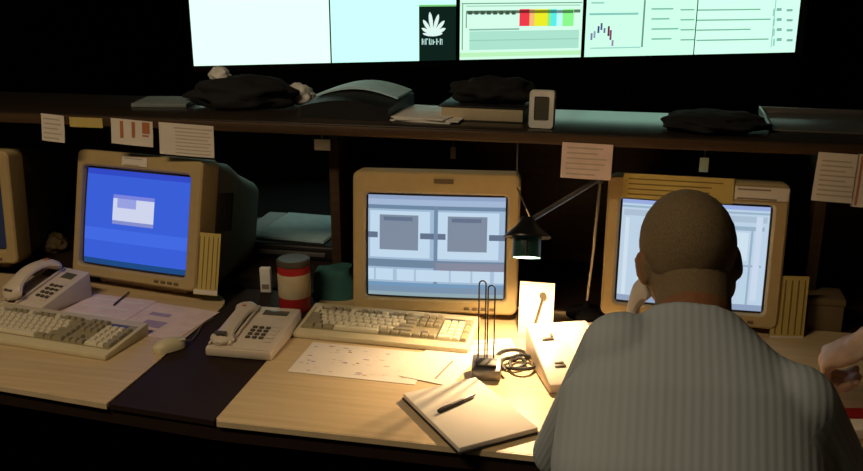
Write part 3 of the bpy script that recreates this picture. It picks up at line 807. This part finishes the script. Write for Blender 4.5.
e = empty('book', 'thick book with beige page edges on the shelf left of the small clock', 'book', (-.355, 2.38, SZ), R(-2))
MB().box((-.115, -.075, 0), (.115, .10, .003), 'black', .001).build('back_cover', e)
MB().box((-.108, -.072, .003), (.108, .097, .036), 'label', .002).build('pages', e)
MB().box((-.115, -.075, .036), (.115, .10, .040), 'black', .001).build('front_cover', e)
def bundle(name, label, cat, x, y, w, d, h, m, seed, z=SZ, rz=0.):
    b = bmesh.new(); bmesh.ops.create_icosphere(b, subdivisions=4, radius=1)
    for v in b.verts:
        n = noise.noise(v.co * 1.9 + Vector((seed, 0, 0))) * .30 + noise.noise(v.co * 5 + Vector((0, seed, 0))) * .10
        q = v.co * (1 + n); v.co = Vector((q.x * w / 2, q.y * d / 2, max(-.72, q.z) * h / 1.72 + .72 * h / 1.72))
    B = MB(); B._merge(b, m); o = B.build(name, None, 80); o.location = (x, y, z + .0005); o.rotation_euler.z = rz
    return tag(o, label, cat)
bundle('black_jacket', 'crumpled black jacket heaped on the shelf above the desk gap', 'jacket', -1.085, 2.43, .33, .20, .085, 'fabric', 3.)
bundle('crumpled_paper', 'crumpled white paper on the shelf left of the black binder', 'crumpled paper', -.925, 2.50, .085, .07, .06, 'white', 9.)
bundle('crumpled_tissue', 'small grey-white tissue on the black heap at the left of the shelf', 'tissue', -1.15, 2.45, .06, .05, .04, 'white', 5., SZ + .068)
bundle('black_bag', 'flat black bag lying on the shelf right of centre above the man', 'bag', .225, 2.31, .25, .20, .045, 'fabric', 14.)
bundle('black_headset_case', 'black soft case lying on top of the thick book', 'case', -.345, 2.40, .22, .15, .065, 'fabric', 21., SZ + .0402)
bundle('paper_bag', 'dim brown crumpled bag in the dark behind the far left telephone', 'bag', -1.78, 2.46, .10, .09, .055, 'beigedark', 31., .7382)
# papers at the left and grey tray at the right
b = MB(); b.box((-.08, -.07, .0004), (.08, .08, .012), 'white', .002); o = b.build('paper_stack'); o.location = (-1.31, 2.42, SZ); o.rotation_euler.z = R(10); o.data.materials[0] = mat('dull_grey_paper', (.20, .24, .24), .7)
tag(o, 'dim grey paper stack on the left of the shelf, beside the black heap', 'paper stack')
e = empty('document_tray', 'dark grey document tray at the right end of the shelf', 'tray', (.55, 2.44, SZ), R(-2))
b = MB(); b.box((-.19, -.13, .0004), (.19, .14, .006), 'greymetal', .002); b.build('bottom', e)
for sx in (-1, 1): MB().box((sx * .188 - .003, -.13, .006), (sx * .188 + .003, .14, .022), 'greymetal', .001).build('side', e)
MB().box((-.185, .134, .006), (.185, .14, .022), 'greymetal', .001).build('back', e)
b = MB(); b.lathe([(0, 0), (.016, 0), (.017, .004), (.017, .028), (.012, .032), (0, .032)], 'white', 18); o = b.build('white_pot'); o.location = (.615, 2.42, SZ + .0065)
tag(o, 'tiny white pot at the right end of the shelf', 'pot')

# ------------------------------------------------------------------ people
def blob(name, parts, voxel, m, parent=None, smooth=4):
    b = bmesh.new()
    def add(bb):
        me = bpy.data.meshes.new('t'); bb.to_mesh(me); bb.free(); b.from_mesh(me); bpy.data.meshes.remove(me)
    for p in parts:
        if p[0] == 'cap':
            _, p0, r0, p1, r1 = p; p0, p1 = Vector(p0), Vector(p1); L = (p1 - p0).length
            bb = bmesh.new(); n = 20; rings = []; ax = (p1 - p0).normalized(); q = ax.to_track_quat('Z', 'Y').to_matrix()
            prof = [(r0 * math.sin(a), -r0 * math.cos(a)) for a in [PI / 2 * k / 5 for k in range(1, 6)]] + [(r1 * math.cos(a), L + r1 * math.sin(a)) for a in [PI / 2 * k / 5 for k in range(0, 5)]]
            v0 = bb.verts.new(p0 - ax * r0)
            for (r, z) in prof: rings.append([bb.verts.new(p0 + q @ Vector((r * math.cos(2 * PI * k / n), r * math.sin(2 * PI * k / n), z))) for k in range(n)])
            v1 = bb.verts.new(p1 + ax * r1)
            for k in range(n): bb.faces.new((v0, rings[0][(k + 1) % n], rings[0][k])); bb.faces.new((v1, rings[-1][k], rings[-1][(k + 1) % n]))
            for A, B in zip(rings, rings[1:]):
                for k in range(n): bb.faces.new((A[k], A[(k + 1) % n], B[(k + 1) % n], B[k]))
            add(bb)
        elif p[0] == 'ell':
            _, c, rad, rot = p; bb = bmesh.new(); bmesh.ops.create_uvsphere(bb, u_segments=28, v_segments=20, radius=1)
            bb.transform(Matrix.Translation(Vector(c)) @ (rot.to_4x4() if rot is not None else Matrix.Identity(4)) @ Matrix.Diagonal((*rad, 1))); add(bb)
        elif p[0] == 'loft':
            _, secs, side = p; bb = bmesh.new(); n = 32; rings = []   # secs: (centre, half width, half depth); side = sideways unit vector
            cs = [Vector(s[0]) for s in secs]
            for i, (c, hw, hd2) in enumerate(secs):
                t = (cs[min(i + 1, len(cs) - 1)] - cs[max(i - 1, 0)]).normalized(); sd = (side - t * side.dot(t)).normalized(); fr = t.cross(sd)
                rings.append([bb.verts.new(cs[i] + sd * hw * math.copysign(abs(math.cos(a)) ** .85, math.cos(a)) + fr * hd2 * math.copysign(abs(math.sin(a)) ** .85, math.sin(a))) for a in [2 * PI * k / n for k in range(n)]])
            for A, B in zip(rings, rings[1:]):
                for k in range(n): bb.faces.new((A[k], A[(k + 1) % n], B[(k + 1) % n], B[k]))
            bb.faces.new(rings[0][::-1]); bb.faces.new(rings[-1]); bmesh.ops.recalc_face_normals(bb, faces=bb.faces[:]); add(bb)
    me = bpy.data.meshes.new(name); b.to_mesh(me); b.free()
    o = bpy.data.objects.new(name, me); COL.objects.link(o)
    md = o.modifiers.new('r', 'REMESH'); md.mode = 'VOXEL'; md.voxel_size = voxel; md.use_smooth_shade = True
    ms = o.modifiers.new('s', 'SMOOTH'); ms.factor = .5; ms.iterations = smooth
    dg = bpy.context.evaluated_depsgraph_get(); dg.update()
    nm = bpy.data.meshes.new_from_object(o.evaluated_get(dg)); o.modifiers.clear(); o.data = nm; bpy.data.meshes.remove(me); nm.name = name
    nm.materials.clear()
    for k in (m if isinstance(m, list) else [m]): nm.materials.append(M[k])
    for p in nm.polygons: p.use_smooth = True; p.material_index = 0
    if parent: o.parent = parent
    return o

def hand_parts(wrist, fdir, ndir, side, curl=(40, 55, 35), s=1., thumb_in=.5):
    """fdir: fingers' direction, ndir: palm normal (fingers curl to it), side=+1 if the thumb is on fdir x ndir"""
    f = Vector(fdir).normalized(); n = Vector(ndir); n = (n - f * n.dot(f)).normalized(); t = f.cross(n) * side; w = Vector(wrist); P = []
    rot = Matrix((t, f, n)).transposed()
    P.append(('ell', w + f * .048 * s, (.040 * s, .054 * s, .015 * s), rot))
    P.append(('cap', w - f * .01, .025 * s, w + f * .03 * s, .022 * s))
    for k, (off, ln, r) in enumerate(((.028, 1., .0092), (.0095, 1.08, .0095), (-.0095, 1.0, .0092), (-.027, .8, .0082))):
        p = w + f * .088 * s + t * off * s + n * .002; a = 0.
        P.append(('cap', w + f * .045 * s + t * off * .8 * s, r * 1.05 * s, p, r * 1.05 * s))
        for j, L in enumerate((.042, .027, .022)):
            a += R(curl[j]); d = f * math.cos(a) + n * math.sin(a); q = p + d * L * ln * s
            P.append(('cap', p, r * (1 - .06 * j) * s, q, r * (.95 - .07 * j) * s)); p = q
    p = w + f * .02 * s + t * .030 * s; d = (f * .55 + t * .65 + n * thumb_in).normalized(); q = p + d * .038 * s; P.append(('cap', p, .0135 * s, q, .0115 * s))
    d2 = (f * .9 + t * .05 + n * thumb_in * 1.1).normalized(); q2 = q + d2 * .030 * s; P.append(('cap', q, .0112 * s, q2, .0102 * s))
    d3 = (f * .9 - t * .2 + n * thumb_in).normalized(); P.append(('cap', q2, .0102 * s, q2 + d3 * .024 * s, .0085 * s))
    return P

def head_parts(Hm):
    rt = Hm.to_3x3(); E = lambda c, r, e=None: ('ell', Hm @ Vector(c), r, rt @ (e.to_matrix() if e else Matrix.Identity(3)))
    P = [E((0, -.012, .030), (.076, .097, .090)), E((0, .030, -.045), (.056, .062, .070)), E((0, .050, -.085), (.032, .030, .024)),
         E((0, .02, -.01), (.066, .07, .06)), E((0, .082, .028), (.052, .018, .014)),
         ('cap', Hm @ Vector((0, .088, .015)), .010, Hm @ Vector((0, .106, -.022)), .014), E((.012, .094, -.026), (.010, .010, .008)), E((-.012, .094, -.026), (.010, .010, .008)),
         E((0, .086, -.058), (.024, .010, .006)), E((0, .084, -.068), (.021, .010, .006))]
    for sx in (-1, 1):
        P.append(E((sx * .083, -.012, -.008), (.007, .017, .031), Euler((R(-10), 0, R(-sx * 22)))))
        P.append(E((sx * .050, -.012, -.040), (.022, .038, .036)))
        P.append(E((sx * .077, -.002, -.014), (.010, .012, .020)))
        P.append(E((sx * .031, .079, .006), (.013, .012, .012)))
        P.append(E((sx * .040, .068, -.026), (.020, .016, .018)))
    return P

def rib_material(name, col):
    m = bpy.data.materials.new(name); m.use_nodes = True; nt = m.node_tree; b = nt.nodes['Principled BSDF']
    b.inputs['Roughness'].default_value = .9; b.inputs['Specular IOR Level'].default_value = .15
    at_ = nt.nodes.new('ShaderNodeAttribute'); at_.attribute_name = 'rib'
    mu = nt.nodes.new('ShaderNodeMath'); mu.operation = 'MULTIPLY'; mu.inputs[1].default_value = 2 * PI / .0125
    si = nt.nodes.new('ShaderNodeMath'); si.operation = 'SINE'
    nt.links.new(at_.outputs['Fac'], mu.inputs[0]); nt.links.new(mu.outputs[0], si.inputs[0])
    bp = nt.nodes.new('ShaderNodeBump'); bp.inputs['Strength'].default_value = .14; bp.inputs['Distance'].default_value = .0022
    nt.links.new(si.outputs[0], bp.inputs['Height']); nt.links.new(bp.outputs['Normal'], b.inputs['Normal'])
    mr = nt.nodes.new('ShaderNodeMapRange'); mr.inputs['From Min'].default_value = -1
    nt.links.new(si.outputs[0], mr.inputs['Value'])
    mx = nt.nodes.new('ShaderNodeMix'); mx.data_type = 'RGBA'
    mx.inputs[6].default_value = (*[c * .95 for c in col], 1); mx.inputs[7].default_value = (*col, 1)
    nt.links.new(mr.outputs['Result'], mx.inputs[0]); nt.links.new(mx.outputs[2], b.inputs['Base Color'])
    return m
M['ribshirt'] = rib_material('ribbed_grey_knit', (.35, .41, .45))
M['ribtan'] = rib_material('tan_knit', (.45, .36, .26))

def seg_par(p, a, b):
    d = b - a; t = max(0, min(1, (p - a).dot(d) / d.dot(d))); return t, (p - (a + d * t)).length

def person(label, pel, secs, Hm, LS, LE, LW, RS, RE, RW, lh, rh, shirt_mat, skin, side, knees, feet, sleeve_end=.70):
    root = empty('person', label, 'person', (pel[0], pel[1], 0))
    P = []
    P += head_parts(Hm)
    nb = Vector(secs[-1][0])
    P.append(('cap', nb - Vector((0, .01, .03)), .063, Hm @ Vector((0, -.026, -.035)), .060))
    inner = [(c, hw * .94, hd2 * .94) for c, hw, hd2 in secs]
    P.append(('loft', inner, side))
    c5 = Vector(secs[-3][0])
    for (Sh, El, Wr) in ((LS, LE, LW), (RS, RE, RW)):
        P.append(('cap', c5.lerp(Sh, .45) , .055, Sh, .05)); P.append(('cap', Sh, .052, El, .040)); P.append(('cap', El, .041, El.lerp(Wr, .35), .043)); P.append(('cap', El.lerp(Wr, .35), .043, Wr, .027))
    P += lh + rh
    hips = [Vector(pel) + side * .09, Vector(pel) - side * .09]
    for h, k, ft in zip(hips, knees, feet):
        P.append(('cap', h, .082, Vector(k), .052)); P.append(('cap', Vector(k), .054, Vector(ft), .038)); P.append(('cap', Vector(ft) - Vector((0, .02, .03)), .036, Vector(ft) + Vector((0, .15, -.045)), .030))
    body = blob('body', P, .0052, [skin, 'eye', 'black', 'hair'], root, 3)
    inv = Hm.inverted()
    for pg in body.data.polygons:
        q = inv @ Vector(pg.center)
        if -.072 - .02 * abs(q.x) / .05 < q.z < .03 and q.y < -.022 and q.length < .135: pg.material_index = 3
        for sx in (-1, 1):
            dd = (Vector((q.x - sx * .031, 0, q.z - .006))).length
            if q.y > .07 and dd < .008: pg.material_index = 1 if dd > .0045 else 2
    # shirt
    sh = [('loft', [(c, hw + .006, hd2 + .006) for c, hw, hd2 in secs], side)]
    for (Sh, El) in ((LS, LE), (RS, RE)):
        nk = nb + (Sh - nb) * .18 + Vector((0, -.012, -.034)); sh.append(('cap', nk, .058, Sh + Vector((0, -.005, .004)), .058))
        sh.append(('cap', c5.lerp(Sh, .35), .066, Sh, .066)); sh.append(('cap', Sh, .066, Sh.lerp(El, .5), .056)); sh.append(('cap', Sh.lerp(El, .5), .056, Sh.lerp(El, min(1, sleeve_end)), .047))
    if sleeve_end > 1:
        for (El, Wr) in ((LE, LW), (RE, RW)): sh.append(('cap', El, .047, El.lerp(Wr, sleeve_end - 1), .038))
    s = blob('knit_shirt', sh, .0065, shirt_mat, root, 6)
    at_ = s.data.attributes.new('rib', 'FLOAT', 'POINT'); cen = Vector(secs[2][0])
    for i, v in enumerate(s.data.vertices):
        p = v.co; val = (p - cen).dot(side) * 1.0; best = None
        for (Sh, El) in ((LS, LE), (RS, RE)):
            t, dist = seg_par(p, Sh, El)
            out = abs((p - cen).dot(side)) > abs((Sh - cen).dot(side)) + .004 or t > .42
            if dist < .082 and t > .02 and out and (best is None or dist < best[0]):
                ax = (El - Sh).normalized(); u = side - ax * side.dot(ax); u.normalize(); w2 = ax.cross(u); q = p - (Sh + (El - Sh) * t)
                best = (dist, math.atan2(q.dot(w2), q.dot(u)) * .06)
        at_.data[i].value = best[1] if best else val
    # trousers and shoes
    tr = [('ell', Vector(pel) + Vector((0, .01, -.01)), (.185, .14, .11), None)]
    for h, k, ft in zip(hips, knees, feet): tr.append(('cap', h, .092, Vector(k), .066)); tr.append(('cap', Vector(k), .066, Vector(ft) + Vector((0, 0, .03)), .054))
    blob('trousers', tr, .010, 'trouser', root, 4)
    for ft in feet: blob('shoe', [('ell', Vector(ft) + Vector((0, .055, -.042)), (.046, .135, .036), None), ('ell', Vector(ft) + Vector((0, -.01, -.015)), (.045, .06, .055), None)], .008, 'shoe', root, 3)
    # cropped hair
    hb = bmesh.new(); bmesh.ops.create_uvsphere(hb, u_segments=72, v_segments=56, radius=1)
    for v in hb.verts: v.co = Vector((v.co.x * .0795, v.co.y * .1005 - .012, v.co.z * .0935 + .030))
    dele = []
    for v in hb.verts:
        y, z, x = v.co.y, v.co.z, v.co.x
        lim = -.052 if y < -.03 else (-.052 + (y + .03) * 1.15 if y < .04 else .028 + (y - .04) * 2.2)
        if z < lim + .004 * math.sin(x * 160): dele.append(v)
    bmesh.ops.delete(hb, geom=dele, context='VERTS')
    for v in hb.verts: v.co += v.co.normalized() * (noise.noise(v.co * 90) * .0012)
    hb.transform(Hm)
    B = MB(); B._merge(hb, 'hair'); h = B.build('cropped_hair', root, 0)
    for p in h.data.polygons: p.use_smooth = True
    md = h.modifiers.new('solid', 'SOLIDIFY'); md.thickness = .004; md.offset = -1
    for ch in root.children: ch.matrix_parent_inverse = root.matrix_basis.inverted()
    return root

side = Vector((1, 0, 0))
# --- man in the grey ribbed shirt
hc = at(687.5, 262, 1.555)
Hm = Matrix.Translation(hc) @ Euler((R(-28), R(-4), R(13)), 'XYZ').to_matrix().to_4x4()
secs = [((.130, 1.075, .58), .165, .118), ((.130, 1.115, .68), .168, .115), ((.128, 1.17, .79), .182, .118), ((.126, 1.235, .90), .196, .120),
        ((.126, 1.30, .99), .188, .108), ((.128, 1.35, 1.045), .130, .080), ((.131, 1.395, 1.085), .068, .062)]
LS, RS = Vector((.022, 1.325, 1.05)), Vector((.274, 1.285, 1.005))
LE = Vector((-.075, 1.45, .79)); LW = Hm @ Vector((-.040, .125, -.185))
RE = Vector((.405, 1.33, .80)); RW = Vector((.36, 1.60, .775))
lh = hand_parts(LW, (-.12, -.35, 1), (.9, -.1, 0), -1, (35, 60, 40), 1., .5)
rh = hand_parts(RW, (-.3, 1, -.05), (0, -.05, -1), 1, (12, 20, 15), 1., .2)
person('man seen from behind in a grey ribbed shirt, holding a phone to his left ear', (.13, 1.06, .53), secs, Hm, LS, LE, LW, RS, RE, RW, lh, rh,
       'ribshirt', 'skin', side, [(.28, 1.50, .50), (-.02, 1.48, .50)], [(.27, 1.52, .09), (-.01, 1.50, .09)], 1.86)
# handset at his ear
earL = Hm @ Vector((-.058, .036, -.040)); mouth = Hm @ Vector((-.036, .135, -.125))
hb = handset_mb('phone', .19)
ydir = (earL - mouth).normalized(); zdir = (Hm.to_3x3() @ Vector((-1, 0, 0))); zdir = (zdir - ydir * zdir.dot(ydir)).normalized(); xdir = ydir.cross(zdir)
o = hb.build('telephone_handset')
o.matrix_world = Matrix.Translation((earL + mouth) / 2 + zdir * -.004) @ Matrix((xdir, ydir, zdir)).transposed().to_4x4()
tag(o, 'pale telephone handset held at the man\'s left ear', 'telephone handset')

# --- second operator, only a hand at the right edge
off = Vector((.70, -.05, 0))
hc2 = Vector((.80, 1.40, 1.20)); Hm2 = Matrix.Translation(hc2) @ Euler((R(-10), 0, R(14)), 'XYZ').to_matrix().to_4x4()
secs2 = [(Vector(c) + off, hw, hd2) for c, hw, hd2 in secs]
secs2 = [(Vector((c.x, 1.02 + (c.y - 1.02) * .85, c.z)), hw, hd2) for c, hw, hd2 in secs2]
hp2 = at(868, 338, 1.78)
LS2, RS2 = Vector((.665, 1.245, 1.03)), Vector((.985, 1.235, 1.03))
LW2 = hp2 + Vector((.02, 0, .0)); LE2 = Vector((.66, 1.60, .785))
RE2 = Vector((1.06, 1.36, .80)); RW2 = Vector((.98, 1.60, .775))
lh2 = hand_parts(LW2, (-.75, .25, -.55), (.35, .1, -1), -1, (62, 78, 50), 1.25, .5)
rh2 = hand_parts(RW2, (-.3, 1, -.05), (0, -.05, -1), 1, (12, 20, 15), 1., .2)
person('person at the right edge, only a curled pale hand and forearm in view', (.83, 1.0, .53), secs2, Hm2, LS2, LE2, LW2, RS2, RE2, RW2, lh2, rh2,
       'ribtan', 'skinpale', side, [(.98, 1.42, .50), (.70, 1.40, .50)], [(.97, 1.44, .09), (.71, 1.42, .09)])
# red and white packet beneath the hand
rp = onz(866, 420, .76)
e = empty('packet', 'red and white packet on the worktop at the right edge, beneath the hand', 'packet', (rp.x, rp.y, DT + .0005), R(12))
MB().box((-.055, -.045, 0), (.06, .045, .022), 'white', .003).build('box', e)
MB().box((-.056, .0, .0005), (.061, .046, .0235), 'red', .003).build('red_sleeve', e)

# office chairs under the two operators
def chair(x, y, label):
    e = empty('office_chair', label, 'chair', (x, y, 0), 0, 'black office chairs')
    b = MB(); b.box((-.24, -.22, .365), (.24, .24, .425), 'fabric', .025, 3); b.build('seat', e)
    b = MB(); b.lathe([(.026, .10), (.026, .34), (.05, .366)], 'greymetal', 16); b.build('column', e)
    for k in range(5):
        a = 2 * PI * k / 5 + .3; c, s_ = math.cos(a), math.sin(a)
        l = MB().tube([(.02 * c, .02 * s_, .11), (.15 * c, .15 * s_, .09), (.28 * c, .28 * s_, .062)], [.022, .018, .014], 'black', 8).build('leg', e)
        MB().lathe([(0, -.012), (.026, -.012), (.028, -.008), (.028, .008), (.026, .012), (0, .012)], 'black', 16, Matrix.Translation((.28 * c, .28 * s_, .028)) @ Matrix.Rotation(a + PI / 2, 4, 'Z') @ Matrix.Rotation(PI / 2, 4, 'Y')).build('castor', l)
    MB().tube([(0, -.18, .36), (0, -.27, .40), (0, -.275, .60)], .016, 'black', 8).build('back_bar', e)
    MB().box((-.20, -.275, .50), (.20, -.235, .80), 'fabric', .02, 3).build('backrest', e)
chair(.13, 1.06, 'black office chair under the man in the grey ribbed shirt')
chair(.83, 1.00, 'black office chair under the person at the right edge')

# ------------------------------------------------------------------ room lamps
def fixture(x, y, w, d, power, col, label):
    e = empty('ceiling_light', label, 'ceiling light', (x, y, H), 0, 'ceiling lights')
    MB().box((-w / 2, -d / 2, -.05), (w / 2, d / 2, -.0005), 'white', .004).build('housing', e)
    MB().box((-w / 2 + .02, -d / 2 + .02, -.056), (w / 2 - .02, d / 2 - .02, -.0502), emat('ceiling_diffuser', col, .8)).build('diffuser', e)
    l = bpy.data.lights.new('ceiling_lamp_light', 'AREA'); l.shape = 'RECTANGLE'; l.size = w; l.size_y = d; l.energy = power; l.color = col
    o = bpy.data.objects.new('ceiling_lamp_light', l); COL.objects.link(o); o.parent = e; o.location = (0, 0, -.06)
fixture(-1.5, .25, 1.2, .3, 36, (1.0, .76, .48), 'warm ceiling light above and behind the camera side of the desk')

w = bpy.data.worlds.new('world'); S.world = w; w.use_nodes = True
w.node_tree.nodes['Background'].inputs['Color'].default_value = (.5, .55, .6, 1); w.node_tree.nodes['Background'].inputs['Strength'].default_value = .0
vs = S.view_settings
S.display_settings.display_device = 'sRGB'
vs.view_transform = 'Standard'; vs.look = 'None'; vs.gamma = 1; vs.use_curve_mapping = False; vs.exposure = 0.
